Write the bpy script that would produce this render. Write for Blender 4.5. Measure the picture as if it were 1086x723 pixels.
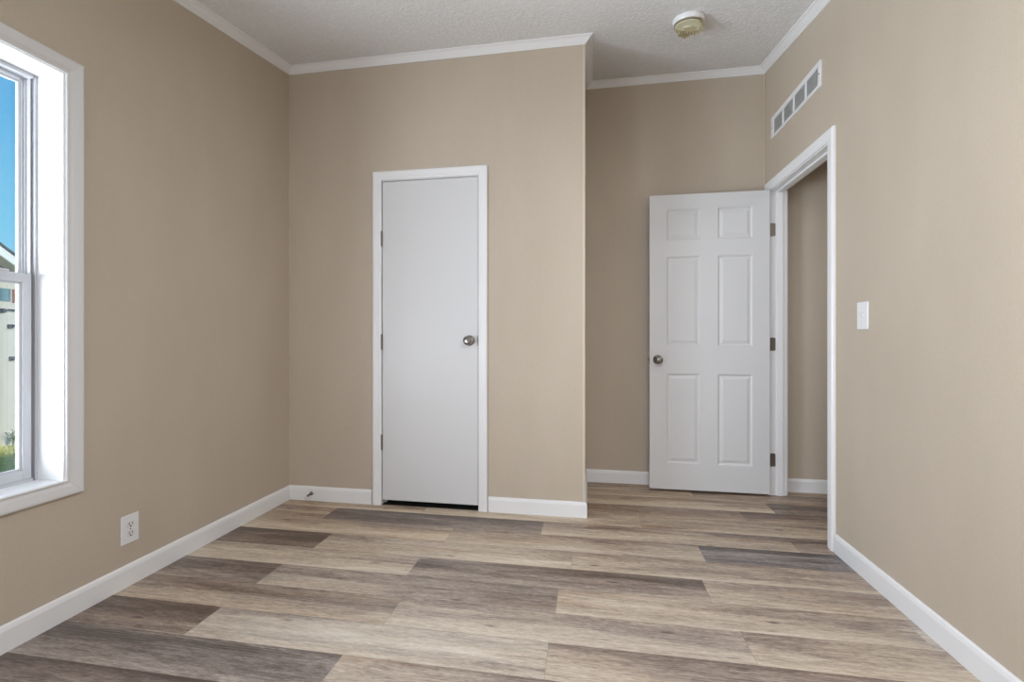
import bpy, bmesh, math, random
from mathutils import Vector, Matrix
random.seed(7)
for o in list(bpy.data.objects): bpy.data.objects.remove(o)
SC = bpy.context.scene
COL = SC.collection

# ------------------------------------------------------------------ camera
FPX, W, H = 488.97, 1086, 723
cam = bpy.data.cameras.new('camera'); cam_o = bpy.data.objects.new('camera', cam); COL.objects.link(cam_o)
cam.sensor_width = 36.0; cam.lens = 36.0 * FPX / W
cam.shift_y = -3.25 / W; cam.clip_start = 0.02
cam_o.location = (0, 0, 1.06); cam_o.rotation_euler = (math.radians(90), 0, 0.1664)
SC.camera = cam_o

# ------------------------------------------------------------------ world, sun, lamps, exposure
SC.view_settings.view_transform = 'Standard'; SC.view_settings.look = 'None'
SC.view_settings.gamma = 1.0; SC.view_settings.use_curve_mapping = False
SC.view_settings.exposure = 0.0
def lin(h):
    h = h.lstrip('#'); v = [int(h[i:i+2], 16) / 255 for i in (0, 2, 4)]
    return tuple(c / 12.92 if c <= .04045 else ((c + .055) / 1.055) ** 2.4 for c in v) + (1.0,)
wd = bpy.data.worlds.new('sky'); SC.world = wd; wd.use_nodes = True
nt = wd.node_tree; nt.nodes.clear()
wo = nt.nodes.new('ShaderNodeOutputWorld'); bg = nt.nodes.new('ShaderNodeBackground')
tc = nt.nodes.new('ShaderNodeTexCoord'); sx = nt.nodes.new('ShaderNodeSeparateXYZ'); rp = nt.nodes.new('ShaderNodeValToRGB')
nt.links.new(tc.outputs['Generated'], sx.inputs[0]); nt.links.new(sx.outputs['Z'], rp.inputs[0])
rp.color_ramp.elements[0].position = 0.0; rp.color_ramp.elements[0].color = lin('a4dcf2')
rp.color_ramp.elements[1].position = 0.6; rp.color_ramp.elements[1].color = lin('2f86cf')
e = rp.color_ramp.elements.new(0.16); e.color = lin('74c6ec')
e = rp.color_ramp.elements.new(0.36); e.color = lin('4aa8e2')
nt.links.new(rp.outputs[0], bg.inputs[0]); bg.inputs[1].default_value = 1.0
nt.links.new(bg.outputs[0], wo.inputs[0])

def lamp(name, typ, loc, direction, energy, color=(1, 1, 1), **kw):
    l = bpy.data.lights.new(name, typ); l.energy = energy; l.color = color
    for k, v in kw.items(): setattr(l, k, v)
    o = bpy.data.objects.new(name, l); COL.objects.link(o); o.location = loc
    o.rotation_euler = Vector(direction).to_track_quat('-Z', 'Y').to_euler()
    return o
# sun high behind the building, lighting the neighbour's wall and the far grass
lamp('sun', 'SUN', (8, 0, 8), (-1.0, 0.15, -0.46), 3.0, (1.0, .94, .82), angle=math.radians(.6))
# bright open sky in front of the window
lamp('window_daylight', 'AREA', (-3.0, 0.0, .6), (1, .35, .3), 328, (.92, .99, 1.14), shape='RECTANGLE', size=1.8, size_y=1.8)
# added fill lamp at the left wall behind the camera, no window there
lamp('rear_left_fill', 'AREA', (-1.92, -.75, 1.0), (1, .35, .5), 42, (.92, .99, 1.14), shape='RECTANGLE', size=1.0, size_y=1.0)
# the room's ceiling lamp, above the camera
lamp('ceiling_lamp', 'AREA', (.28, .35, 2.30), (0, .12, -1), 33, (.94, .99, 1.10), shape='DISK', size=.38)
# weak lamp added by the rear wall to fill the room from behind
lamp('rear_fill', 'AREA', (.35, -1.5, 1.3), (.1, 1, 0), 7, (.92, .99, 1.14), shape='RECTANGLE', size=1.5, size_y=1.3)
# extra lamp added out of view to brighten the hall
lamp('hall_fill', 'AREA', (1.85, 2.2, 2.25), (0, 0, -1), 6, (.97, .97, 1.0), shape='DISK', size=.3)

# ------------------------------------------------------------------ dimensions
L, D1, D2, R, CX = -1.9508, 2.7556, 3.4553, 1.2032, -0.0274
YB = -1.6                                   # wall behind the camera
HX = 2.3; HY = 1.2                          # hall extents
S = 0.1491
def zc(y): return 2.381 + S * y             # underside of the crown moulding along the walls
CH = 0.042                                  # crown drop
def zceil(y): return zc(y) + CH

# ------------------------------------------------------------------ materials
def new_mat(name):
    m = bpy.data.materials.new(name); m.use_nodes = True
    b = m.node_tree.nodes['Principled BSDF']; return m, m.node_tree, b
def simple(name, col, rough=.5, metal=0.0, spec=.5, bump=None, var=None, coat=0):
    """principled with faint procedural colour variation and optional bump (scale, strength, distance)"""
    m, t, b = new_mat(name)
    b.inputs['Roughness'].default_value = rough; b.inputs['Metallic'].default_value = metal
    b.inputs['Specular IOR Level'].default_value = spec
    b.inputs['Coat Weight'].default_value = coat
    tcn = t.nodes.new('ShaderNodeTexCoord'); n = t.nodes.new('ShaderNodeTexNoise')
    v = var or (6, .04)
    n.inputs['Scale'].default_value = v[0]; n.inputs['Detail'].default_value = 3
    t.links.new(tcn.outputs['Object'], n.inputs['Vector'])
    mx = t.nodes.new('ShaderNodeMix'); mx.data_type = 'RGBA'
    c = lin(col) if isinstance(col, str) else col
    mx.inputs['A'].default_value = tuple(min(1, x * (1 - v[1])) for x in c[:3]) + (1,)
    mx.inputs['B'].default_value = tuple(min(1, x * (1 + v[1])) for x in c[:3]) + (1,)
    t.links.new(n.outputs['Fac'], mx.inputs['Factor']); t.links.new(mx.outputs['Result'], b.inputs['Base Color'])
    if bump:
        nb = t.nodes.new('ShaderNodeTexNoise'); nb.inputs['Scale'].default_value = bump[0]; nb.inputs['Detail'].default_value = 4
        t.links.new(tcn.outputs['Object'], nb.inputs['Vector'])
        bp = t.nodes.new('ShaderNodeBump'); bp.inputs['Strength'].default_value = bump[1]; bp.inputs['Distance'].default_value = bump[2]
        t.links.new(nb.outputs['Fac'], bp.inputs['Height']); t.links.new(bp.outputs['Normal'], b.inputs['Normal'])
    return m

def wall_material():
    m, t, b = new_mat('beige_vinyl_wall')
    b.inputs['Roughness'].default_value = .62; b.inputs['Specular IOR Level'].default_value = .3
    tcn = t.nodes.new('ShaderNodeTexCoord')
    mp = t.nodes.new('ShaderNodeMapping'); mp.inputs['Scale'].default_value = (1, 1, .35)
    t.links.new(tcn.outputs['Object'], mp.inputs[0])
    n1 = t.nodes.new('ShaderNodeTexNoise'); n1.inputs['Scale'].default_value = 260; n1.inputs['Detail'].default_value = 2
    n2 = t.nodes.new('ShaderNodeTexNoise'); n2.inputs['Scale'].default_value = 5; n2.inputs['Detail'].default_value = 3
    t.links.new(mp.outputs[0], n1.inputs['Vector']); t.links.new(mp.outputs[0], n2.inputs['Vector'])
    ad = t.nodes.new('ShaderNodeMath'); ad.operation = 'ADD'
    t.links.new(n1.outputs['Fac'], ad.inputs[0]); t.links.new(n2.outputs['Fac'], ad.inputs[1])
    hv = t.nodes.new('ShaderNodeMath'); hv.operation = 'MULTIPLY'; hv.inputs[1].default_value = .5
    t.links.new(ad.outputs[0], hv.inputs[0])
    r = t.nodes.new('ShaderNodeValToRGB')
    r.color_ramp.elements[0].position = .25; r.color_ramp.elements[0].color = lin('bdb09d')
    r.color_ramp.elements[1].position = .75; r.color_ramp.elements[1].color = lin('c9bcaa')
    t.links.new(hv.outputs[0], r.inputs[0]); t.links.new(r.outputs[0], b.inputs['Base Color'])
    bp = t.nodes.new('ShaderNodeBump'); bp.inputs['Strength'].default_value = .12; bp.inputs['Distance'].default_value = .001
    t.links.new(n1.outputs['Fac'], bp.inputs['Height']); t.links.new(bp.outputs[0], b.inputs['Normal'])
    return m

def ceiling_material():
    m, t, b = new_mat('knockdown_ceiling')
    b.inputs['Roughness'].default_value = .85; b.inputs['Specular IOR Level'].default_value = .2
    tcn = t.nodes.new('ShaderNodeTexCoord')
    n1 = t.nodes.new('ShaderNodeTexNoise'); n1.inputs['Scale'].default_value = 55; n1.inputs['Detail'].default_value = 3
    n1.inputs['Distortion'].default_value = .8
    t.links.new(tcn.outputs['Object'], n1.inputs['Vector'])
    r = t.nodes.new('ShaderNodeValToRGB'); r.color_ramp.elements[0].position = .42; r.color_ramp.elements[1].position = .6
    t.links.new(n1.outputs['Fac'], r.inputs[0])
    mx = t.nodes.new('ShaderNodeMix'); mx.data_type = 'RGBA'
    mx.inputs['A'].default_value = lin('e6e6e5'); mx.inputs['B'].default_value = lin('ececeb')
    t.links.new(r.outputs[0], mx.inputs['Factor']); t.links.new(mx.outputs['Result'], b.inputs['Base Color'])
    bp = t.nodes.new('ShaderNodeBump'); bp.inputs['Strength'].default_value = .45; bp.inputs['Distance'].default_value = .004
    t.links.new(r.outputs[0], bp.inputs['Height']); t.links.new(bp.outputs[0], b.inputs['Normal'])
    return m

def floor_material():
    m, t, b = new_mat('vinyl_plank_floor')
    N = t.nodes.new; K = t.links.new
    def attr(n):
        a = N('ShaderNodeAttribute'); a.attribute_name = n; return a
    tone, seed, cool = attr('tone'), attr('seed'), attr('cool')
    uv = N('ShaderNodeUVMap'); uv.uv_map = 'plank'
    us = N('ShaderNodeSeparateXYZ'); K(uv.outputs[0], us.inputs[0])      # u: metres along, v: 0..1 across
    tcn = N('ShaderNodeTexCoord')
    off = N('ShaderNodeCombineXYZ'); K(seed.outputs['Fac'], off.inputs[0]); K(seed.outputs['Fac'], off.inputs[1]); K(seed.outputs['Fac'], off.inputs[2])
    ad = N('ShaderNodeVectorMath'); ad.operation = 'ADD'
    K(tcn.outputs['Object'], ad.inputs[0]); K(off.outputs[0], ad.inputs[1])
    def noise(sx_, sy_, detail=3, dist=0.0, rough=.55):
        mp = N('ShaderNodeMapping'); mp.inputs['Scale'].default_value = (sx_, sy_, 1); K(ad.outputs[0], mp.inputs[0])
        n = N('ShaderNodeTexNoise'); n.inputs['Scale'].default_value = 1; n.inputs['Detail'].default_value = detail
        n.inputs['Distortion'].default_value = dist; n.inputs['Roughness'].default_value = rough
        K(mp.outputs[0], n.inputs['Vector']); return n, mp
    def math_(op, a, b_=None, clamp=False):
        n = N('ShaderNodeMath'); n.operation = op; n.use_clamp = clamp
        for i, q in enumerate((a, b_)):
            if q is None: continue
            if isinstance(q, (int, float)): n.inputs[i].default_value = q
            else: K(q, n.inputs[i])
        return n.outputs[0]
    band, _ = noise(.95, 10, 3, .7)
    mid, _ = noise(7, 66, 6, .7, .7)
    fine, _ = noise(30, 230, 4, .5, .75)
    val = tone.outputs['Fac']
    val = math_('ADD', val, math_('MULTIPLY', math_('SUBTRACT', band.outputs['Fac'], .5), 1.1))
    val = math_('ADD', val, math_('MULTIPLY', math_('SUBTRACT', mid.outputs['Fac'], .5), .85))
    val = math_('ADD', val, math_('MULTIPLY', math_('SUBTRACT', fine.outputs['Fac'], .5), 1.05))
    val = math_('ADD', val, math_('MULTIPLY', math_('SUBTRACT', .5, us.outputs['Y']), .30))
    # knots: sparse elongated dark spots
    mpk = N('ShaderNodeMapping'); mpk.inputs['Scale'].default_value = (1.9, 6.6, 1); K(ad.outputs[0], mpk.inputs[0])
    vk = N('ShaderNodeTexVoronoi'); vk.inputs['Scale'].default_value = 1.6; K(mpk.outputs[0], vk.inputs['Vector'])
    kn = math_('MULTIPLY', math_('SUBTRACT', .105, vk.outputs['Distance']), 6.0, True)
    kn = math_('MULTIPLY', kn, math_('ADD', mid.outputs['Fac'], .25))
    val = math_('SUBTRACT', val, math_('MULTIPLY', kn, .95))
    ramp = N('ShaderNodeValToRGB'); K(val, ramp.inputs[0])
    cr = ramp.color_ramp
    cr.elements[0].position = 0.0; cr.elements[0].color = lin('5a4b41')
    cr.elements[1].position = 1.0; cr.elements[1].color = lin('dfd3c0')
    for p_, c_ in ((.22, '7a6a5f'), (.42, '9d8b7d'), (.62, 'bcab96'), (.8, 'd0c1ab')):
        el = cr.elements.new(p_); el.color = lin(c_)
    # cathedral grain: pale lime-washed rings on a few planks
    mpw = N('ShaderNodeMapping'); mpw.inputs['Scale'].default_value = (1.1, 9, 1); K(ad.outputs[0], mpw.inputs[0])
    wv = N('ShaderNodeTexWave'); wv.wave_type = 'RINGS'; wv.inputs['Scale'].default_value = 3.2; wv.inputs['Distortion'].default_value = 5
    wv.inputs['Detail'].default_value = 3; wv.inputs['Detail Scale'].default_value = 1.6; K(mpw.outputs[0], wv.inputs['Vector'])
    pw = math_('POWER', wv.outputs['Fac'], 4.0)
    ms, _ = noise(.8, 5, 1, 0)
    pw = math_('MULTIPLY', pw, math_('MULTIPLY', math_('SUBTRACT', ms.outputs['Fac'], .5), 3.0, True))
    pw = math_('MULTIPLY', pw, .7)
    mg = N('ShaderNodeMix'); mg.data_type = 'RGBA'; K(pw, mg.inputs['Factor'])
    K(ramp.outputs[0], mg.inputs['A']); mg.inputs['B'].default_value = lin('cfc6ba')
    # brown stain patches that come and go along the grain
    bs, _ = noise(1.3, 14, 3, .6)
    bf = math_('MULTIPLY', math_('SUBTRACT', bs.outputs['Fac'], .52), 2.4, True)
    mb = N('ShaderNodeMix'); mb.data_type = 'RGBA'; mb.blend_type = 'MULTIPLY'; K(bf, mb.inputs['Factor'])
    K(mg.outputs['Result'], mb.inputs['A']); mb.inputs['B'].default_value = lin('eed9c4'); mg = mb
    # cool planks lean grey
    hs = N('ShaderNodeHueSaturation'); K(mg.outputs['Result'], hs.inputs['Color'])
    sat = math_('SUBTRACT', 1.0, math_('ADD', .12, math_('MULTIPLY', cool.outputs['Fac'], .6))); K(sat, hs.inputs['Saturation'])
    # seams
    ev = math_('MINIMUM', us.outputs['Y'], math_('SUBTRACT', 1.0, us.outputs['Y']))
    sv = math_('LESS_THAN', ev, .008)
    se = math_('LESS_THAN', us.outputs['X'], .0016)
    seam = math_('MULTIPLY', math_('MAXIMUM', sv, se), .38)
    mseam = N('ShaderNodeMix'); mseam.data_type = 'RGBA'; K(seam, mseam.inputs['Factor'])
    K(hs.outputs[0], mseam.inputs['A']); mseam.inputs['B'].default_value = lin('4a3f37')
    K(mseam.outputs['Result'], b.inputs['Base Color'])
    b.inputs['Roughness'].default_value = .42; b.inputs['Specular IOR Level'].default_value = .42
    rr = math_('ADD', .36, math_('MULTIPLY', fine.outputs['Fac'], .16)); K(rr, b.inputs['Roughness'])
    bp = N('ShaderNodeBump'); bp.inputs['Strength'].default_value = .15; bp.inputs['Distance'].default_value = .001
    K(fine.outputs['Fac'], bp.inputs['Height']); K(bp.outputs[0], b.inputs['Normal'])
    return m

def glass_material():
    m, t, b = new_mat('window_glass'); t.nodes.remove(b)
    tr = t.nodes.new('ShaderNodeBsdfTransparent'); tr.inputs[0].default_value = (.97, .985, .98, 1)
    gl = t.nodes.new('ShaderNodeBsdfGlossy'); gl.inputs['Roughness'].default_value = .01
    fr = t.nodes.new('ShaderNodeFresnel'); fr.inputs[0].default_value = 1.45
    mu = t.nodes.new('ShaderNodeMath'); mu.operation = 'MULTIPLY'; mu.inputs[1].default_value = .6
    t.links.new(fr.outputs[0], mu.inputs[0])
    mx = t.nodes.new('ShaderNodeMixShader'); t.links.new(mu.outputs[0], mx.inputs[0])
    t.links.new(tr.outputs[0], mx.inputs[1]); t.links.new(gl.outputs[0], mx.inputs[2])
    t.links.new(mx.outputs[0], t.nodes['Material Output'].inputs[0]); return m

def siding_material():
    m, t, b = new_mat('cream_siding'); b.inputs['Roughness'].default_value = .5
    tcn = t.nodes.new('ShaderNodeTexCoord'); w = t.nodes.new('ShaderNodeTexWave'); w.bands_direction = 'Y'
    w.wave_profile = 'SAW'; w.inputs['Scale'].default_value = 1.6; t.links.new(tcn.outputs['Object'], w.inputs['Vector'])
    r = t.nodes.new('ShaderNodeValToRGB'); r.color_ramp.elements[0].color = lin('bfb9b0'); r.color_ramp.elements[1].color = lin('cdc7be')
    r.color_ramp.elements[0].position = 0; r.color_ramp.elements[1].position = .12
    t.links.new(w.outputs['Fac'], r.inputs[0]); t.links.new(r.outputs[0], b.inputs['Base Color']); return m

M = {
    'wall': wall_material(), 'ceiling': ceiling_material(), 'floor': floor_material(), 'glass': glass_material(), 'siding': siding_material(),
    'trim': simple('white_trim_paint', 'ededec', .38, bump=(90, .04, .0006), var=(3, .015)),
    'window_trim': simple('shaded_window_trim', 'dbdad8', .42, var=(3, .015)),  # trim white greyed, the casing's dimmer light put into its colour
    'corner': simple('beige_corner_strip', 'd0c2ae', .5, var=(8, .03)),
    'door': simple('white_door_paint', 'd9d9d8', .42, bump=(160, .05, .0006), var=(2.5, .02)),
    'vinyl': simple('white_vinyl', 'c4c5c8', .35, var=(4, .015)),
    'plate': simple('white_plastic', 'ebebea', .3, var=(10, .01)),
    'ivory': simple('white_socket_plastic', 'e2e1df', .3, var=(10, .01)),
    'steel': simple('brushed_nickel', '9a9894', .18, 1.0, var=(30, .08)),
    'hinge': simple('dull_nickel_hinge', '857d74', .42, .7, var=(60, .15)),
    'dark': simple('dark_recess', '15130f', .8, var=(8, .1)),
    'screw': simple('dull_screw', '6d675f', .45, .8, var=(60, .1)),
    'grille': simple('grey_grille_metal', 'dededb', .5, .1, var=(40, .06)),
    'grille_back': simple('grey_duct_backing', 'b8b8b4', .8, var=(60, .15)),  # mottled light grey of the plate behind the vent slats
    'old': simple('yellowed_plastic', 'd3cfb0', .5, var=(35, .14), bump=(60, .2, .002)),
    'older': simple('brown_yellowed_plastic', 'b5a986', .55, var=(50, .3), bump=(80, .5, .003)),
    'groove': simple('dark_groove', '6b6654', .8, var=(40, .2)),
    'rubber': simple('white_rubber', 'd8d6d2', .6, var=(20, .03)),
    'roof': simple('grey_roof_shingle', '4c4d50', .9, var=(30, .2), bump=(30, .4, .01)),
    'fascia': simple('white_fascia', 'e8e8e6', .45, var=(6, .02)),
    'soffit': simple('beige_soffit', 'bfb7ab', .6, var=(6, .04)),
    'brick': simple('brick_red_paint', '9c5a4c', .7, var=(40, .2)),
    'bluegrey': simple('blue_grey_metal', '6f8f98', .35, .2, var=(10, .1)),
    'bracket': simple('dark_grey_bracket', '4a525b', .5, .5, var=(20, .1)),
    'lawn': simple('lawn_green', 'a8aa5c', .95, var=(5, .35), bump=(40, .8, .03)),
    'blade': simple('grass_blade_green', 'd2d087', .7, var=(3, .4)),
    'weed': simple('weed_leaf_green', '557039', .6, var=(10, .25)),
}

# ------------------------------------------------------------------ helpers
ORG = {}
def B(): return bmesh.new()
def box(bm, x0, x1, y0, y1, z0, z1, bev=0.0, seg=2):
    g = bmesh.ops.create_cube(bm, size=1.0)
    for v in g['verts']:
        v.co = Vector(((x0 + x1) / 2 + v.co.x * (x1 - x0), (y0 + y1) / 2 + v.co.y * (y1 - y0), (z0 + z1) / 2 + v.co.z * (z1 - z0)))
    if bev:
        es = list({e for v in g['verts'] for e in v.link_edges})
        bmesh.ops.bevel(bm, geom=es, offset=bev, segments=seg, affect='EDGES', profile=.5)
def prism_x(bm, x0, x1, poly):          # poly: (y, z) list extruded along x
    a = [bm.verts.new((x0, y, z)) for y, z in poly]; b = [bm.verts.new((x1, y, z)) for y, z in poly]; n = len(poly)
    bm.faces.new(a); bm.faces.new(b[::-1])
    for i in range(n): bm.faces.new((a[i], b[i], b[(i + 1) % n], a[(i + 1) % n]))
def lathe(bm, prof, origin, axis, seg=32, cap=True, fn=None):
    """prof: (radius, distance along axis); fn(angle, r, d, i) may reshape"""
    axis = Vector(axis).normalized(); u = axis.orthogonal().normalized(); v = axis.cross(u); o = Vector(origin)
    rings = []
    for i, (r, d) in enumerate(prof):
        ring = []
        for k in range(seg):
            a = 2 * math.pi * k / seg; rr, dd = (r, d) if fn is None else fn(a, r, d, i)
            ring.append(bm.verts.new(o + axis * dd + (u * math.cos(a) + v * math.sin(a)) * rr))
        rings.append(ring)
    for p, q in zip(rings, rings[1:]):
        for k in range(seg): bm.faces.new((p[k], p[(k + 1) % seg], q[(k + 1) % seg], q[k]))
    if cap:
        bm.faces.new(rings[0][::-1]); bm.faces.new(rings[-1])
def tube(bm, pts, r, seg=8):
    pts = [Vector(p) for p in pts]; rings = []
    for i, p in enumerate(pts):
        t = (pts[min(i + 1, len(pts) - 1)] - pts[max(i - 1, 0)]).normalized()
        u = t.orthogonal().normalized() if i == 0 else (pu - t * pu.dot(t)).normalized()
        pu = u; v = t.cross(u)
        rings.append([bm.verts.new(p + (u * math.cos(2 * math.pi * k / seg) + v * math.sin(2 * math.pi * k / seg)) * r) for k in range(seg)])
    for p, q in zip(rings, rings[1:]):
        for k in range(seg): bm.faces.new((p[k], p[(k + 1) % seg], q[(k + 1) % seg], q[k]))
    bm.faces.new(rings[0][::-1]); bm.faces.new(rings[-1])
def frame(bm, a0, a1, b0, b1, prof, mp, open_bottom=False):
    """mitred moulding round a rectangle; prof: (w outwards from the opening, t off the wall); mp(a, b, t) -> point"""
    cols = []
    for w, t in prof:
        if open_bottom: c = [(a0 - w, b0), (a0 - w, b1 + w), (a1 + w, b1 + w), (a1 + w, b0)]
        else: c = [(a0 - w, b0 - w), (a0 - w, b1 + w), (a1 + w, b1 + w), (a1 + w, b0 - w)]
        cols.append([bm.verts.new(mp(a, b, t)) for a, b in c])
    n = len(prof); segs = 3 if open_bottom else 4
    for i in range(n):
        p, q = cols[i], cols[(i + 1) % n]
        for k in range(segs): bm.faces.new((p[k], p[(k + 1) % 4], q[(k + 1) % 4], q[k]))
    if open_bottom:
        bm.faces.new([c[0] for c in cols]); bm.faces.new([c[3] for c in cols][::-1])
def run(bm, P, Q, n, prof, m0=0, m1=0, zf=None):
    """straight moulding from P to Q (x, y) on a wall with inward normal n; m = +1 inside mitre, -1 outside mitre, 0 square"""
    P, Q, n = Vector(P), Vector(Q), Vector(n); t = (Q - P).normalized(); A, C = [], []
    for d, h in prof:
        a = P + n * d + t * (d * m0); c = Q + n * d - t * (d * m1)
        A.append(bm.verts.new((a.x, a.y, (zf(a.y) if zf else 0) + h))); C.append(bm.verts.new((c.x, c.y, (zf(c.y) if zf else 0) + h)))
    k = len(prof)
    for i in range(k): bm.faces.new((A[i], A[(i + 1) % k], C[(i + 1) % k], C[i]))
    bm.faces.new(A[::-1]); bm.faces.new(C)
def obj(name, bm, mat, parent=None, origin=None, smooth=False):
    po = ORG.get(parent.name, Vector()) if parent else Vector()
    org = Vector(origin) if origin is not None else po
    bmesh.ops.recalc_face_normals(bm, faces=bm.faces)
    for v in bm.verts: v.co -= org
    me = bpy.data.meshes.new(name); bm.to_mesh(me); bm.free()
    for m_ in (mat if isinstance(mat, list) else [mat]): me.materials.append(m_)
    if smooth:
        for p in me.polygons: p.use_smooth = True
        me.set_sharp_from_angle(angle=math.radians(38))
    o = bpy.data.objects.new(name, me); COL.objects.link(o)
    if parent: o.parent = parent
    o.location = org - po; ORG[o.name] = org
    return o
def empty(name, loc):
    o = bpy.data.objects.new(name, None); o.empty_display_size = .05; COL.objects.link(o); o.location = loc; ORG[o.name] = Vector(loc); return o
def tag(o, label, cat, group=None, kind=None):
    o['label'] = label; o['category'] = cat
    if group: o['group'] = group
    if kind: o['kind'] = kind
    return o
def struct(o, label, cat): return tag(o, label, cat, kind='structure')

# ------------------------------------------------------------------ floor: individual planks drawn into one surface
def build_floor():
    bm = B(); uvl = bm.loops.layers.uv.new('plank')
    ft = bm.faces.layers.float.new('tone'); fs = bm.faces.layers.float.new('seed'); fc = bm.faces.layers.float.new('cool')
    PW, PL, y0 = .1755, 1.29, 1.2520
    # row index -> (a joint x, {plank index from that joint: (tone, cool)})
    known = {
        0: (-.815, {-1: (.33, .3), 0: (.6, .0), 1: (.45, -.1)}),
        1: (-1.43, {-1: (.31, -.1), 0: (.66, .1), 1: (.55, -.1)}),
        2: (-.752, {-1: (.5, -.15), 0: (.54, .0), 1: (.6, -.1)}),
        3: (-1.42, {-1: (.24, .05), 0: (.46, .1), 1: (.62, -.1)}),
        4: (-.805, {-1: (.66, -.1), 0: (.34, .0), 1: (.56, -.1)}),
        5: (-1.375, {-1: (.16, -.2), 0: (.6, -.1), 1: (.6, -.15)}),
        6: (-.745, {-1: (.6, -.4), 0: (.56, -.15), 1: (.22, .65)}),
        7: (-1.55, {-1: (.56, -.5), 0: (.25, .05), 1: (.5, -.2), 2: (.28, -.1)}),
        8: (-1.0, {-1: (.5, -.5), 0: (.6, -.35), 1: (.5, -.35)}),
        9: (-.39, {0: (.48, -.5), 1: (.36, -.4)}),
        10: (-.18, {0: (.58, -.5), 1: (.2, -.1)}),
        11: (-.6, {0: (.5, -.6), 1: (.4, -.5)}),
        12: (-.3, {0: (.36, -.7), 1: (.5, -.6)}),
    }
    rng = random.Random(3)
    for r in range(-17, 14):
        ya, yb = y0 + r * PW, min(y0 + (r + 1) * PW, D2 + .02)
        if ya >= D2: continue
        jx, kn = known.get(r, (rng.uniform(-1, .3), {}))
        for k in range(-3, 5):
            xa, xb = max(jx + k * PL, L - .02), min(jx + (k + 1) * PL, HX + .05)
            if xb - xa < .002: continue
            tn, cl = kn.get(k, (rng.choice((.25, .4, .5, .6, .65)), rng.choice((0, .1, .3))))
            f = bm.faces.new([bm.verts.new(c) for c in ((xa, ya, 0), (xb, ya, 0), (xb, yb, 0), (xa, yb, 0))])
            u0 = xa - (jx + k * PL)
            for lp, q in zip(f.loops, ((u0, 0), (u0 + xb - xa, 0), (u0 + xb - xa, 1), (u0, 1))): lp[uvl].uv = q
            f[ft] = tn; f[fs] = rng.uniform(0, 40); f[fc] = cl
    return bm
o = obj('floor', build_floor(), M['floor']); struct(o, 'greige wood-look plank floor running across the whole room', 'floor')
bm = B(); box(bm, L - .13, HX + .15, YB - .15, D2 + .12, -.2, -.004)
struct(obj('floor_base', bm, M['dark']), 'solid base slab under the plank floor', 'floor')

bm = B(); box(bm, L, CX - .1, D1 + .004, D2, -.004, .0015)  # dark sheet over the planks, standing in for the closet's shade
struct(obj('floor_closet_shade', bm, M['dark']), 'closet floor coloured dark for the shade in the gap under the flat door', 'floor')

# ------------------------------------------------------------------ ceiling and walls
bm = B(); ya, yb = YB - .4, D2 + .5
prism_x(bm, L - .45, HX + .4, [(ya, zceil(ya)), (yb, zceil(yb)), (yb, zceil(yb) + .2), (ya, zceil(ya) + .2)])
struct(obj('ceiling', bm, M['ceiling']), 'light grey textured sloping ceiling', 'ceiling')

WY0, WY1, WZ0, WZ1 = .44, 1.436, .519, 2.060           # window rough opening, left wall
xl0 = L - .135
bm = B(); e_ = .01
def wl(y0, y1, z0=None, z1=None, x0=xl0, x1=L):
    prism_x(bm, x0, x1, [(y0, -.2 if z0 is None else z0), (y1, -.2 if z0 is None else z0),
                         (y1, zceil(y1) + e_ if z1 is None else z1), (y0, zceil(y0) + e_ if z1 is None else z1)])
wl(YB - .1, WY0); wl(WY1, D2 + .1); wl(WY0, WY1, None, WZ0); wl(WY0, WY1, WZ1, None)
struct(obj('wall_left', bm, M['wall']), 'beige left wall with the tall white window', 'wall')

DX0, DX1, DZ1 = -1.3065, -.6665, 2.058                  # closet door opening
bm = B()
def wb(x0, x1, z0, z1, y0=D1, y1=D1 + .095): box(bm, x0, x1, y0, y1, z0, z1)
zt = zceil(D1) + .005
wb(L, DX0, -.0, zt); wb(DX1, CX - .0002, 0, zt); wb(DX0, DX1, DZ1, zt)
struct(obj('wall_closet', bm, M['wall']), 'beige closet wall with the flat white door', 'wall')
bm = B(); wl(D1 + .0005, D2, 0, None, CX - .095, CX)
struct(obj('wall_partition', bm, M['wall']), 'narrow beige side of the closet facing the alcove', 'wall')
bm = B(); box(bm, L - .1, HX + .1, D2, D2 + .1, -.2, zceil(D2) + .02)
struct(obj('wall_far', bm, M['wall']), 'beige far wall behind the open six-panel door', 'wall')
RY0, RY1, RZ1 = 2.570, 3.368, 2.062                     # doorway opening in the right wall
bm = B()
wl(YB - .1, RY0, 0, None, R, R + .1); wl(RY1, D2, 0, None, R, R + .1); wl(RY0, RY1, RZ1, None, R, R + .1)
struct(obj('wall_right', bm, M['wall']), 'pale beige right wall with the doorway, vent and switch', 'wall')
bm = B(); box(bm, L, R, YB - .1, YB, 0, zceil(YB) + .005)
struct(obj('wall_rear', bm, M['wall']), 'beige wall behind the camera', 'wall')
bm = B(); wl(HY, D2, 0, None, HX, HX + .1); box(bm, R + .1, HX + .1, HY - .1, HY, -.2, zceil(HY) + .005)
struct(obj('wall_hall', bm, M['wall']), 'beige hall wall beyond the doorway', 'wall')

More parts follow.
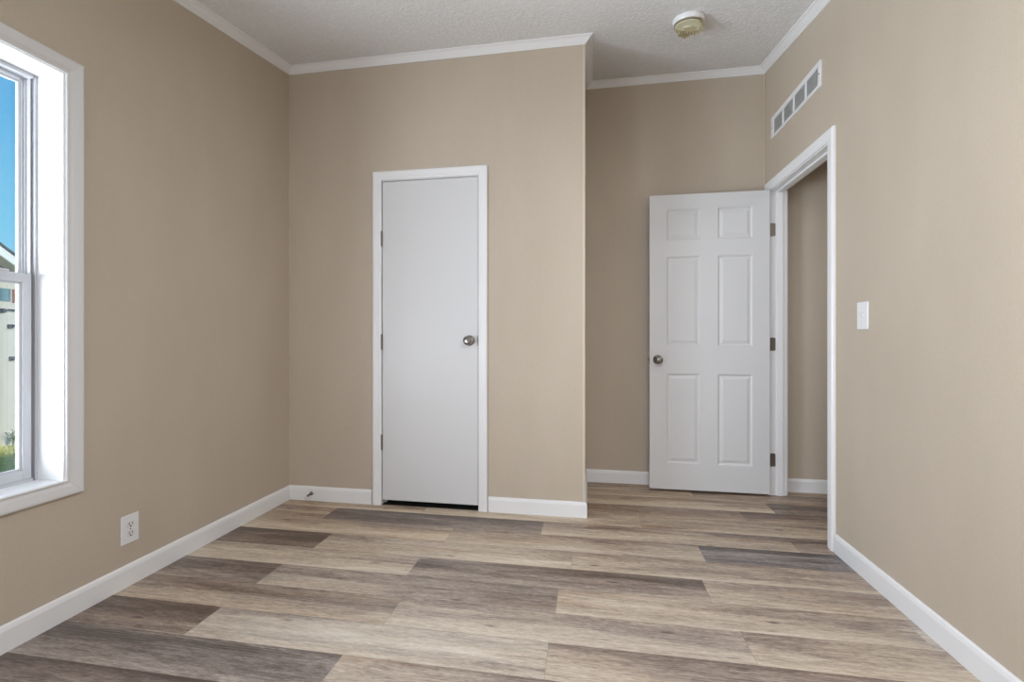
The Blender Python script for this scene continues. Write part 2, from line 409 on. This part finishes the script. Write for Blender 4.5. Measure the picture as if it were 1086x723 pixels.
# corner strips
k = 0
for (x, y, lab) in ((L + .004, D1 - .004, 'thin beige strip in the left rear corner'), (R - .004, D2 - .004, 'thin beige strip in the alcove corner by the door')):
    bm = B(); box(bm, x - .0035, x + .0035, y - .0035, y + .0035, .093, zc(y) - .001, .002)
    k += 1; struct(obj('trim_%d' % k, bm, M['corner']), lab, 'corner trim')
bm = B(); box(bm, CX - .012, CX + .0022, D1 - .0022, D1 - .0001, .094, zc(D1) - .002); box(bm, CX + .0001, CX + .0022, D1, D1 + .012, .094, zc(D1) - .002)
k += 1; struct(obj('trim_%d' % k, bm, M['corner']), 'slim corner guard on the closet edge', 'corner trim')

# baseboards
BP = [(0, .0005), (.013, .0005), (.013, .074), (.0095, .086), (.005, .0905), (0, .092)]
def baseboard(name, P, Q, n, m0, m1, lab):
    bm = B(); run(bm, P, Q, n, BP, m0, m1); struct(obj(name, bm, M['trim']), lab, 'baseboard')
CO0, CO1 = DX0 - .061, DX1 + .0555                       # closet casing outer edges
baseboard('baseboard_left', (L, D1), (L, YB), (1, 0), 1, 0, 'white baseboard along the left wall')
baseboard('baseboard_closet_left', (L, D1), (CO0 - .0005, D1), (0, -1), 1, 0, 'white baseboard left of the flat closet door')
baseboard('baseboard_closet_right', (CO1 + .003, D1), (CX, D1), (0, -1), 0, -1, 'white baseboard right of the flat closet door')
baseboard('baseboard_partition', (CX, D1), (CX, D2), (1, 0), -1, 1, 'white baseboard on the closet side in the alcove')
baseboard('baseboard_far', (CX, D2), (R, D2), (0, -1), 1, 0, 'white baseboard behind the open door')
baseboard('baseboard_right', (R, YB), (R, 2.509), (-1, 0), 0, 0, 'white baseboard along the right wall')
baseboard('baseboard_hall', (R + .1, D2), (HX, D2), (0, -1), 0, 0, 'white baseboard in the hall seen through the doorway')

# crown moulding
CP = [(0, 0), (.006, 0), (.009, .006), (.018, .012), (.027, .022), (.034, .031), (.040, .034), (.046, .036), (.048, CH), (0, CH)]
def crown(P, Q, n, m0, m1, lab):
    global k
    k += 1; bm = B(); run(bm, P, Q, n, CP, m0, m1, zc); struct(obj('trim_%d' % k, bm, M['trim'], smooth=True), lab, 'crown moulding')
crown((L, D1), (L, YB), (1, 0), 1, 0, 'white crown moulding above the left wall')
crown((L, D1), (CX, D1), (0, -1), 1, -1, 'white crown moulding above the flat closet door')
crown((CX, D1), (CX, D2), (1, 0), -1, 1, 'white crown moulding on the closet side in the alcove')
crown((CX, D2), (R, D2), (0, -1), 1, 1, 'white crown moulding above the open door')
crown((R, D2), (R, YB), (-1, 0), 1, 0, 'white crown moulding above the right wall')

# ------------------------------------------------------------------ window_1 (single-hung, in the left wall)
CASE = [(0, 0), (0, .011), (.003, .0135), (.007, .0135), (.010, .0070), (.016, .0095), (.024, .0135), (.040, .0165), (.052, .018), (.0575, .0165), (.060, .013), (.060, 0)]
win = empty('window_1', (L, (WY0 + WY1) / 2, WZ0)); struct(win, 'tall white single-hung window in the left wall', 'window')
ia0, ia1, ib0, ib1 = WY0 - .003, WY1 - .005 + .0015, WZ0 + .005, WZ1 - .004
bm = B(); frame(bm, WY0 + .005, 1.4326, .5250, 2.0545, CASE, lambda a, b, t: (L + .0003 + t, a, b)); obj('casing', bm, M['window_trim'], win)
# jamb liner (reveal)
j0, j1, jb, jt = WY0 + .012, 1.4270, .5215, 2.0510
bm = B(); x0, x1 = L - .1345, L + .004
box(bm, x0, x1, j0 - .011, j0, jb - .001, jt + .008); box(bm, x0, x1, j1, j1 + .0085, jb - .001, jt + .008)
box(bm, x0, x1, j0, j1, jt, jt + .008)
obj('jamb', bm, M['trim'], win)
bm = B(); box(bm, x0, x1 + .001, j0, j1, jb - .0015, jb + .0005); obj('window_sill', bm, M['trim'], win)
# vinyl frame with balance tracks
xf = L - .115                                             # room-side face of the vinyl frame
bm = B()
for s, ye in ((1, j1), (-1, j0)):
    def yb_(d): return ye - s * d
    for d0, d1, xa, xb in ((0, .007, xf - .075, xf), (.007, .0115, xf - .075, xf - .020), (.0115, .0150, xf - .075, xf - .013), (.015, .0185, xf - .075, xf - .030)):
        lo, hi = sorted((yb_(d0), yb_(d1))); box(bm, xa, xb, lo, hi, jb + .001, jt - .001)
box(bm, xf - .075, xf, j0 + .0121, j1 - .0121, jt - .014, jt - .0012); box(bm, xf - .075, xf - .03, j0 + .035, j1 - .035, jt - .026, jt - .0141)
box(bm, xf - .075, xf - .002, j0 + .0122, j1 - .0122, jb + .001, jb + .012)
obj('window_frame', bm, M['vinyl'], win)
def sash(name, y0, y1, z0, z1, xr, th, st, rt, rb, bead, lab):
    bm = B()
    box(bm, xr - th, xr, y0, y0 + st, z0, z1, .002); box(bm, xr - th, xr, y1 - st, y1, z0, z1, .002)
    box(bm, xr - th, xr, y0 + st - .002, y1 - st + .002, z0, z0 + rb, .002); box(bm, xr - th, xr, y0 + st - .002, y1 - st + .002, z1 - rt, z1, .002)
    s_ = obj(name, bm, M['vinyl'], win); s_['label'] = lab
    g0, g1, h0, h1 = y0 + st, y1 - st, z0 + rb, z1 - rt
    bm = B(); frame(bm, g0 + bead, g1 - bead, h0 + bead, h1 - bead, [(0, -.006), (0, -.001), (bead * .45, .003), (bead * .55, .0005), (bead, .0032), (bead, -.006)],
                    lambda a, b, t: (xr - .008 + t, a, b)); obj('glazing_bead', bm, M['vinyl'], s_)
    bm = B(); box(bm, xr - .02, xr - .016, g0 - .004, g1 + .004, h0 - .004, h1 + .004); obj('pane', bm, M['glass'], s_)
    return s_
zr = 1.300
us_ = sash('upper_sash', j0 + .012, j1 - .012, zr - .03, jt - .012, xf - .037, .030, .013, .016, .03, .0055, 'upper sash with the blue sky behind it')
ls_ = sash('lower_sash', j0 + .0175, j1 - .0175, jb + .0125, zr, xf - .001, .034, .028, .034, .036, .008, 'lower sash with the neighbouring wall behind it')
bm = B(); box(bm, xf - .030, xf - .004, 1.295, 1.345, zr, zr + .010, .003); box(bm, xf - .034, xf - .012, 1.285, 1.315, zr + .0095, zr + .017, .003)
obj('sash_lock', bm, M['vinyl'], ls_)

# ------------------------------------------------------------------ closet door (door_1) and its casing
DC = [(0, 0), (0, .009), (.004, .012), (.013, .0125), (.017, .0155), (.030, .016), (.036, .0175), (.047, .0175), (.052, .016), (.0555, .012), (.0555, 0)]
k += 1
bm = B(); frame(bm, DX0 + .0035, DX1 - .0035, .0005, DZ1 - .0035 + .0035, [(w * 1.02, t) for w, t in DC], lambda a, b, t: (a, D1 - .0002 - t, b), True)
box(bm, DX0 + .0002, DX0 + .0035, D1 + .0, D1 + .094, .001, DZ1 - .001); box(bm, DX1 - .0035, DX1 - .0002, D1, D1 + .094, .001, DZ1 - .001)
box(bm, DX0 + .0036, DX1 - .0036, D1, D1 + .094, DZ1 - .0035, DZ1 - .0004)
box(bm, DX0 + .0036, DX0 + .014, D1 + .0405, D1 + .075, .001, DZ1 - .004); box(bm, DX1 - .014, DX1 - .0036, D1 + .0405, D1 + .075, .001, DZ1 - .004)
struct(obj('trim_%d' % k, bm, M['trim'], smooth=False), 'white casing and jamb around the flat closet door', 'door casing')
d1 = empty('door_1', (-1.2985, D1, .032)); struct(d1, 'flat white closet door with a round knob', 'door')
bm = B(); box(bm, -1.2980, -.6752, D1 + .0015, D1 + .0365, .032, 2.0500, .0012); obj('door_panel', bm, M['door'], d1)
def knob(parent, x, y, z, sy, lab=None):
    """round knob whose axis points along sy*y; rose on the door face at y"""
    bm = B(); lathe(bm, [(.0325, 0), (.0325, .003), (.029, .007), (.018, .010), (.0125, .014), (.0115, .026), (.0145, .031), (.0235, .037), (.0275, .046), (.0270, .055), (.0225, .062), (.0150, .0655), (.0142, .0642), (.006, .0650)], (x, y, z), (0, sy, 0), 40)
    kb = obj('knob', bm, M['steel'], parent, (x, y, z), True)
    bm = B(); lathe(bm, [(.0052, .0645), (.0052, .0668), (.0035, .0675)], (x, y, z), (0, sy, 0), 20); obj('lock_button', bm, M['steel'], kb, smooth=True)
    return kb
knob(d1, -.7285, D1 + .0014, 1.044, -1)
def barrel_hinge(parent, x, y, z, h=.088):
    bm = B(); n = 5; seg = h / n
    for i in range(n): lathe(bm, [(.0052, z - h / 2 + i * seg + .0006), (.0058, z - h / 2 + i * seg + .0016), (.0058, z - h / 2 + (i + 1) * seg - .0016), (.0052, z - h / 2 + (i + 1) * seg - .0006)], (x, y, 0), (0, 0, 1), 14)
    lathe(bm, [(.004, z - h / 2 - .004), (.004, z + h / 2 + .004)], (x, y, 0), (0, 0, 1), 12)
    obj('hinge', bm, M['hinge'], parent, smooth=True)
for z in (1.690, 1.035, .400): barrel_hinge(d1, -1.3005, D1 - .0075, z, .092)
bm = B(); box(bm, -.6751, -.6702, D1 - .010, D1 + .012, 1.012, 1.074, .001); obj('latch_plate', bm, M['screw'], d1)

# ------------------------------------------------------------------ doorway trim and the open six-panel door (door_2)
k += 1
bm = B(); JY0, JY1, JZ = RY0 + .013, RY1 - .013, RZ1 - .013
frame(bm, RY0 + .007, RY1 - .007, .0005, RZ1 - .007, [(w * 1.06, t) for w, t in DC], lambda a, b, t: (R - .0002 - t, a, b), True)
frame(bm, RY0 + .007, RY1 - .007, .0005, RZ1 - .007, [(w * 1.06, t) for w, t in DC], lambda a, b, t: (R + .1002 + t, a, b), True)
xa, xb = R - .0, R + .1
box(bm, xa, xb, RY0 + .0002, JY0, .0008, RZ1 - .0005); box(bm, xa, xb, JY1, RY1 - .0002, .0008, RZ1 - .0005); box(bm, xa, xb, JY0, JY1, JZ, RZ1 - .0005)
sa, sb = R + .040, R + .076                                # door stop
box(bm, sa, sb, JY0, JY0 + .011, .001, JZ - .0005, .001); box(bm, sa, sb, JY1 - .011, JY1, .001, JZ - .0005, .001); box(bm, sa, sb, JY0 + .0111, JY1 - .0111, JZ - .011, JZ, .001)
struct(obj('trim_%d' % k, bm, M['trim']), 'white casing, jamb and stop around the open doorway', 'door casing')

HXP, HYP = 1.1880, 3.347
DW, DH, DT, DB = .776, 2.030, .035, .0165
d2 = empty('door_2', (HXP, HYP, DB)); struct(d2, 'open white six-panel door standing against the far wall', 'door')
# local door coordinates: u 0 at the hinge edge growing to the free edge, front face at f=0 (towards the camera)
def six_panel():
    bm = B()
    xs = [0, .107, .329, .442, .662, DW]; zs = [0, .180, .798, .988, 1.605, 1.716, 1.930, DH]
    for face in (0, 1):
        yy = 0 if face == 0 else DT
        V = {}
        for i, x in enumerate(xs):
            for j, z in enumerate(zs): V[i, j] = bm.verts.new((-x, yy, z))
        panels = []
        for i in range(5):
            for j in range(7):
                q = [V[i, j], V[i + 1, j], V[i + 1, j + 1], V[i, j + 1]]
                f = bm.faces.new(q if face == 0 else q[::-1])
                if i in (1, 3) and j in (1, 3, 5): panels.append(f)
        bm.normal_update()
        sg = 1 if face == 0 else -1
        for f in panels:
            n0 = f.normal.copy(); inw = Vector((0, sg, 0))
            def inset(th, dep):
                bmesh.ops.inset_individual(bm, faces=[f], thickness=th, depth=0)
                for v in f.verts: v.co += inw * dep
            inset(.004, .0015); inset(.012, .0075); inset(.006, .0); inset(.026, -.0055); inset(.002, -.001)
        if face == 0: F = V
        else: Bk = V
    n, m_ = len(xs) - 1, len(zs) - 1
    for i in range(n):
        bm.faces.new((F[i, 0], Bk[i, 0], Bk[i + 1, 0], F[i + 1, 0])); bm.faces.new((F[i, m_], F[i + 1, m_], Bk[i + 1, m_], Bk[i, m_]))
    for j in range(m_):
        bm.faces.new((F[0, j], F[0, j + 1], Bk[0, j + 1], Bk[0, j])); bm.faces.new((F[n, j], Bk[n, j], Bk[n, j + 1], F[n, j + 1]))
    return bm
bm = six_panel()
for v in bm.verts: v.co += Vector((HXP, HYP - .0275, DB))
obj('door_panel', bm, M['door'], d2)
yf = HYP - .0275
kx = HXP - .720
knob(d2, kx, yf - .0002, .910, -1); knob(d2, kx, yf + DT + .0002, .910, 1)
bm = B(); box(bm, HXP - DW - .0022, HXP - DW - .0003, yf + .006, yf + .029, .880, .940, .0008); box(bm, HXP - DW - .010, HXP - DW - .002, yf + .012, yf + .023, .902, .918, .002)
obj('latch', bm, M['hinge'], d2)
for z in (1.789, 1.018, .239):
    bm = B()
    rr = .0085; pl = []                                                                       # leaf on the jamb, rounded at the stop side
    for sg in (-1, 1):
        for q in range(7):
            an = math.radians(90 * q / 6) if sg < 0 else math.radians(90 - 90 * q / 6)
            pl.append((R + .0315 - rr + rr * math.sin(an), z + sg * (.044 - rr + rr * math.cos(an))))
    pl = [(R - .001, z - .044)] + pl + [(R - .001, z + .044)]
    fa = [bm.verts.new((x, JY1 - .0022, zz)) for x, zz in pl]; fb = [bm.verts.new((x, JY1 - .0003, zz)) for x, zz in pl]
    bm.faces.new(fa); bm.faces.new(fb[::-1])
    for q in range(len(pl)): bm.faces.new((fa[q], fb[q], fb[(q + 1) % len(pl)], fa[(q + 1) % len(pl)]))
    for dz, dx in ((-.03, .012), (0, .022), (.03, .012)):
        lathe(bm, [(.0032, 0), (.0032, .0009), (.0018, .0013)], (R + dx, JY1 - .0022, z + dz), (0, -1, 0), 12)
    lathe(bm, [(.0055, z - .044), (.0055, z + .044)], (R - .0062, JY1 - .006, 0), (0, 0, 1), 14)
    obj('hinge', bm, M['hinge'], d2)

# ------------------------------------------------------------------ return-air vent on the right wall
VX = R - .0003; vy0, vy1, vz0, vz1 = 2.653, 3.319, 2.383, 2.523
v0 = empty('air_vent', (VX, (vy0 + vy1) / 2, vz0)); tag(v0, 'long white return-air vent high on the right wall above the doorway', 'vent')
iy0, iy1, iz0, iz1 = vy0 + .028, vy1 - .040, vz0 + .018, vz1 - .026
cells = []; ncell = 4; bar = .018; cw = (iy1 - iy0 - bar * (ncell - 1)) / ncell
bm = B(); xv0 = VX - .009
box(bm, xv0, VX, vy0, vy1, iz1, vz1, .0015); box(bm, xv0, VX, vy0, vy1, vz0, iz0, .0015)
box(bm, xv0, VX, vy0, iy0, iz0 - .002, iz1 + .002, .0015); box(bm, xv0, VX, iy1, vy1, iz0 - .002, iz1 + .002, .0015)
for c in range(ncell):
    ya = iy0 + c * (cw + bar); cells.append((ya, ya + cw))
    if c < ncell - 1: box(bm, xv0 + .0008, VX, ya + cw, ya + cw + bar, iz0 - .002, iz1 + .002, .001)
obj('vent_frame', bm, M['plate'], v0)
for ya, yb in cells:
    bm = B(); n = 13
    for i in range(n):
        z = iz0 + (i + .5) * (iz1 - iz0) / n
        pts = [(VX - .0065, z - .0032), (VX - .0058, z - .0036), (VX - .0022, z + .0026), (VX - .0029, z + .003)]
        a = [bm.verts.new((x, ya + .0004, zz)) for x, zz in pts]; b = [bm.verts.new((x, yb - .0004, zz)) for x, zz in pts]
        bm.faces.new(a); bm.faces.new(b[::-1])
        for q in range(4): bm.faces.new((a[q], b[q], b[(q + 1) % 4], a[(q + 1) % 4]))
    g_ = obj('grille', bm, M['grille'], v0)
    bm = B(); box(bm, VX - .0012, VX - .0002, ya, yb, iz0, iz1); obj('grille_backing', bm, M['grille_back'], g_)
for y in (vy0 + .014, vy1 - .012):
    bm = B(); lathe(bm, [(.0042, 0), (.0042, .001), (.0025, .002)], (xv0 - .0001, y, (vz0 + vz1) / 2 + .0), (-1, 0, 0), 14); obj('screw', bm, M['screw'], v0)

# ------------------------------------------------------------------ light switch
sx_ = R - .0003; sy0, sy1, sz0, sz1 = 2.240, 2.322, 1.098, 1.220
s0 = empty('light_switch', (sx_, 2.281, sz0)); tag(s0, 'white toggle light switch on the right wall', 'light switch')
bm = B(); box(bm, sx_ - .0065, sx_, sy0, sy1, sz0, sz1, .003, 3)
obj('switch_plate', bm, M['plate'], s0)
bm = B(); yc, zm = 2.281, 1.162
box(bm, sx_ - .0074, sx_ - .0064, yc - .0055, yc + .0055, zm - .0125, zm + .0125, .0006)
pts = [(-.0068, -.005), (-.0068, .006), (-.0175, .012), (-.0185, .008)]
a = [bm.verts.new((sx_ + x, yc - .0038, zm + z)) for x, z in pts]; b = [bm.verts.new((sx_ + x, yc + .0038, zm + z)) for x, z in pts]
bm.faces.new(a); bm.faces.new(b[::-1])
for q in range(4): bm.faces.new((a[q], b[q], b[(q + 1) % 4], a[(q + 1) % 4]))
obj('toggle', bm, M['ivory'], s0)
for z in (zm - .031, zm + .031):
    bm = B(); lathe(bm, [(.0032, 0), (.0032, .0007), (.002, .0011)], (sx_ - .0065, yc, z), (-1, 0, 0), 14); obj('screw', bm, M['ivory'], s0)

# ------------------------------------------------------------------ power outlet on the left wall
ox = L + .0003; oy, oz = 1.681, .2415
p0 = empty('power_outlet', (ox, oy, oz - .061)); tag(p0, 'white duplex power outlet low on the left wall', 'power outlet')
bm = B(); box(bm, ox, ox + .0065, oy - .039, oy + .039, oz - .061, oz + .061, .003, 3); obj('outlet_plate', bm, M['plate'], p0)
for zc_ in (oz + .0195, oz - .0195):
    bm = B()
    box(bm, ox + .0062, ox + .0085, oy - .0165, oy + .0165, zc_ - .0135, zc_ + .0135, .001)
    rc = obj('receptacle', bm, M['ivory'], p0)
    bm = B()
    box(bm, ox + .0083, ox + .0088, oy - .0078, oy - .0050, zc_ - .0015, zc_ + .0085); box(bm, ox + .0083, ox + .0088, oy + .0050, oy + .0078, zc_ - .0005, zc_ + .0075)
    lathe(bm, [(.0034, .0083), (.0034, .0088)], (ox, oy, zc_ - .0078), (1, 0, 0), 16)
    obj('slots', bm, M['dark'], rc)
bm = B(); lathe(bm, [(.003, .0064), (.003, .0074), (.0018, .0079)], (ox, oy, oz), (1, 0, 0), 14); obj('screw', bm, M['screw'], p0)

# ------------------------------------------------------------------ spring door stop on the baseboard left of the closet door
bx, by, bz = -1.782, D1 - .0132, .050
ds = empty('door_stop', (bx, by, bz)); tag(ds, 'small metal spring door stop on the baseboard left of the closet door', 'door stop')
bm = B(); lathe(bm, [(.0125, 0), (.0125, .003), (.009, .007), (.006, .008)], (bx, by, bz), (0, -1, 0), 20); obj('base', bm, M['steel'], ds, smooth=True)
bm = B(); pts = []
for i in range(11 * 12 + 1):
    a = 2 * math.pi * i / 12; f = i / (11 * 12)
    pts.append((bx + (.0066 - .0016 * f) * math.cos(a), by - .008 - .050 * f, bz - .006 * f * f + (.0066 - .0016 * f) * math.sin(a)))
tube(bm, pts, .0013, 6); obj('spring', bm, M['steel'], ds, smooth=True)
bm = B(); lathe(bm, [(.0055, .057), (.0072, .060), (.0072, .071), (.005, .074)], (bx, by, bz - .006), (0, -1, 0), 18); obj('rubber_tip', bm, M['rubber'], ds, smooth=True)

# ------------------------------------------------------------------ smoke detector on the ceiling
smx, smy = .540, 2.672
sd = empty('smoke_detector', (smx, smy, zceil(smy) - .0005)); tag(sd, 'round yellowed smoke detector on the ceiling near the open door', 'smoke detector')
o0 = ORG[sd.name].copy()
bm = B(); lathe(bm, [(.083, 0), (.084, .004), (.083, .020), (.079, .025)], o0, (0, 0, -1), 48); obj('base', bm, M['plate'], sd, smooth=True)
rg = random.Random(5); jag = [rg.uniform(-1, 1) for _ in range(64)]
def body_fn(a, r, d, i):
    ax = Vector((0, 0, -1)); u = ax.orthogonal().normalized(); v = ax.cross(u); w = u * math.cos(a) + v * math.sin(a)
    far = max(0.0, w.y * .80 + w.x * .45)                      # the loose, drooping side
    kk = int(round(a / (2 * math.pi) * 64)) % 64
    if i >= 2:
        d += .034 * far + (.008 * jag[kk] * min(1, far * 2) if i == 3 else 0)
        r += .008 * far + (.004 * jag[(kk * 7) % 64] * min(1, far * 2) if i == 3 else 0)
        ang = math.atan2(w.y, w.x)
        if abs(ang - .98) < .20: r -= .024; d -= .022           # broken notch
    return r, d
bm = B(); lathe(bm, [(.074, .0245), (.076, .027), (.0755, .030), (.072, .036)], o0, (0, 0, -1), 64, True, body_fn)
bd = obj('cover', bm, M['older'], sd, smooth=False)
bm = B()
lathe(bm, [(.0705, .030), (.0705, .0355), (.068, .038), (.060, .0395)], o0 + Vector((-.003, -.004, 0)), (0, 0, -1), 48)
for v in bm.verts:
    t_ = max(0, (v.co.y - o0.y) * .80 + (v.co.x - o0.x) * .45); v.co.z -= t_ * .30
fc_ = obj('face', bm, M['old'], sd, smooth=True)
bm = B(); lathe(bm, [(.0735, .030), (.0735, .0352), (.0700, .0356), (.0700, .030)], o0 + Vector((-.003, -.004, 0)), (0, 0, -1), 48, False); obj('groove', bm, M['groove'], sd, smooth=True)
bm = B()
lathe(bm, [(.030, .036), (.030, .0450), (.026, .0465)], o0 + Vector((-.002, -.002, -.002)), (0, 0, -1), 32)
for v in bm.verts: v.co.y = o0.y - .006 + (v.co.y - o0.y + .006) * .55
obj('test_button', bm, M['old'], sd, smooth=True)
bm = B()
for i in range(7):
    xx = o0.x - .045 + i * .014
    box(bm, xx, xx + .007, o0.y + .024, o0.y + .052, o0.z - .064, o0.z - .045)
obj('sound_slots', bm, M['older'], sd)
sd.rotation_euler = (math.atan(S), 0, 0)

# ------------------------------------------------------------------ outside, seen through the window
GZ = -1.2
bm = B(); bmesh.ops.create_grid(bm, x_segments=40, y_segments=40, size=1)
for v in bm.verts: v.co = Vector((-16 + v.co.x * 13.6, 4 + v.co.y * 18, GZ + .02 * math.sin(v.co.x * 31) * math.cos(v.co.y * 27)))
struct(obj('ground_lawn', bm, M['lawn']), 'grassy yard outside the window', 'lawn')
bm = B(); box(bm, L - .135, HX + .1, D2 + .52, 9.5, GZ, 2.9)
struct(obj('wall_outside', bm, M['siding']), 'outer wall of the same building further along the yard', 'wall')
HXW = -12.0; apex_y, eave_y, slope = 4.6, 8.55, .73
hs = empty('neighbouring_house', (HXW, apex_y, GZ)); tag(hs, 'cream neighbouring house with a white gable seen through the window', 'house')
yl = 2 * apex_y - eave_y; zE = 2.719 - .1 - slope * (eave_y - 7.635); zA = zE + slope * (eave_y - apex_y)
bm = B(); prism_x(bm, HXW - 6, HXW, [(yl + .25, GZ), (eave_y - .25, GZ), (eave_y - .25, zE + .1), (apex_y, zA - .08), (yl + .25, zE + .1)]); obj('siding_wall', bm, M['siding'], hs)
bm = B()
for sg in (1, -1):
    def Y(y): return apex_y + sg * (y - apex_y)
    prism_x(bm, HXW - 6.3, HXW + .42, [(Y(apex_y), zA + .1), (Y(eave_y), zE + .1), (Y(eave_y), zE + .16), (Y(apex_y), zA + .16)])
obj('roof', bm, M['roof'], hs)
bm = B()
for sg in (1, -1):
    def Y(y): return apex_y + sg * (y - apex_y)
    prism_x(bm, HXW + .36, HXW + .40, [(Y(apex_y), zA - .08), (Y(eave_y), zE - .08), (Y(eave_y), zE + .099), (Y(apex_y), zA + .099)])
obj('fascia', bm, M['fascia'], hs)
bm = B()
for sg in (1, -1):
    def Y(y): return apex_y + sg * (y - apex_y)
    prism_x(bm, HXW + .001, HXW + .36, [(Y(apex_y), zA - .06), (Y(eave_y), zE - .06), (Y(eave_y), zE - .03), (Y(apex_y), zA - .03)])
obj('soffit', bm, M['soffit'], hs)
bm = B(); frame(bm, 7.66, 7.775, 1.86, 2.06, [(0, 0), (0, .02), (.03, .02), (.03, 0)], lambda a, b, t: (HXW + .001 + t, a, b)); hw = obj('window', bm, M['bluegrey'], hs)
bm = B(); box(bm, HXW + .002, HXW + .01, 7.66, 7.775, 1.86, 2.06); obj('pane', bm, M['bluegrey'], hw)
bm = B()
for i in range(6): box(bm, HXW + .001, HXW + .022, 7.835, 7.875, 1.80 + i * .048, 1.842 + i * .048, .004)
obj('shutter', bm, M['brick'], hs)
for y0, y1, z in ((7.64, 7.86, 1.64), (7.76, 7.87, 1.315), (7.785, 7.89, .64)):
    bm = B(); box(bm, HXW + .002, HXW + .05, y0 - .01, y0 + .07, z - .055, z + .03, .008); tube(bm, [(HXW + .03, y0 + .05, z - .01), (HXW + .06, (y0 + y1) / 2, z + .012), (HXW + .05, y1, z)], .016, 8)
    obj('bracket', bm, M['bracket'], hs)
# grass blades in the strip of yard in view
bm = B(); rg = random.Random(11)
for i in range(5200):
    x = rg.uniform(-11.95, -8.9); yc_ = 7.66 - (x + 12.0) * -.635
    y = yc_ + rg.uniform(-1.0, .9); h = rg.uniform(.04, .12); a = rg.uniform(0, 6.28); w = .008
    if math.hypot(x + 11.8, y - 7.73) < .17: continue
    dx, dy = math.cos(a), math.sin(a); lx, ly = rg.uniform(-.04, .04), rg.uniform(-.04, .04)
    p = [bm.verts.new((x - dx * w, y - dy * w, GZ)), bm.verts.new((x + dx * w, y + dy * w, GZ)), bm.verts.new((x + lx, y + ly, GZ + h))]
    bm.faces.new(p)
tag(obj('grass', bm, M['blade']), 'short sunlit grass in the yard beyond the window', 'grass', kind='stuff')
# weed against the neighbour's wall
wx, wy = -11.8, 7.73
wp = empty('weed', (wx, wy, GZ)); tag(wp, 'leafy green weed at the foot of the cream neighbouring wall', 'weed')
bm = B(); lf = B()
for i in range(9):
    a = rg.uniform(0, 6.28); h = rg.uniform(.16, .36); r = rg.uniform(.03, .13)
    tip = Vector((wx + r * math.cos(a) * .6, wy + r * math.sin(a), GZ + h))
    mid = Vector((wx + r * .3 * math.cos(a), wy + r * .3 * math.sin(a), GZ + h * .6))
    tube(bm, [(wx, wy, GZ), mid, tip], .004, 5)
    for q in range(6):
        c = mid.lerp(tip, q / 5); b_ = rg.uniform(0, 6.28); d = Vector((math.cos(b_), math.sin(b_), .5)).normalized() * .06; s_ = d.cross(Vector((0, 0, 1))).normalized() * .018
        vs = [lf.verts.new(c), lf.verts.new(c + d * .5 + s_), lf.verts.new(c + d), lf.verts.new(c + d * .5 - s_ + Vector((0, 0, .004)))]
        lf.faces.new(vs)
obj('stem', bm, M['weed'], wp); obj('foliage', lf, M['weed'], wp)
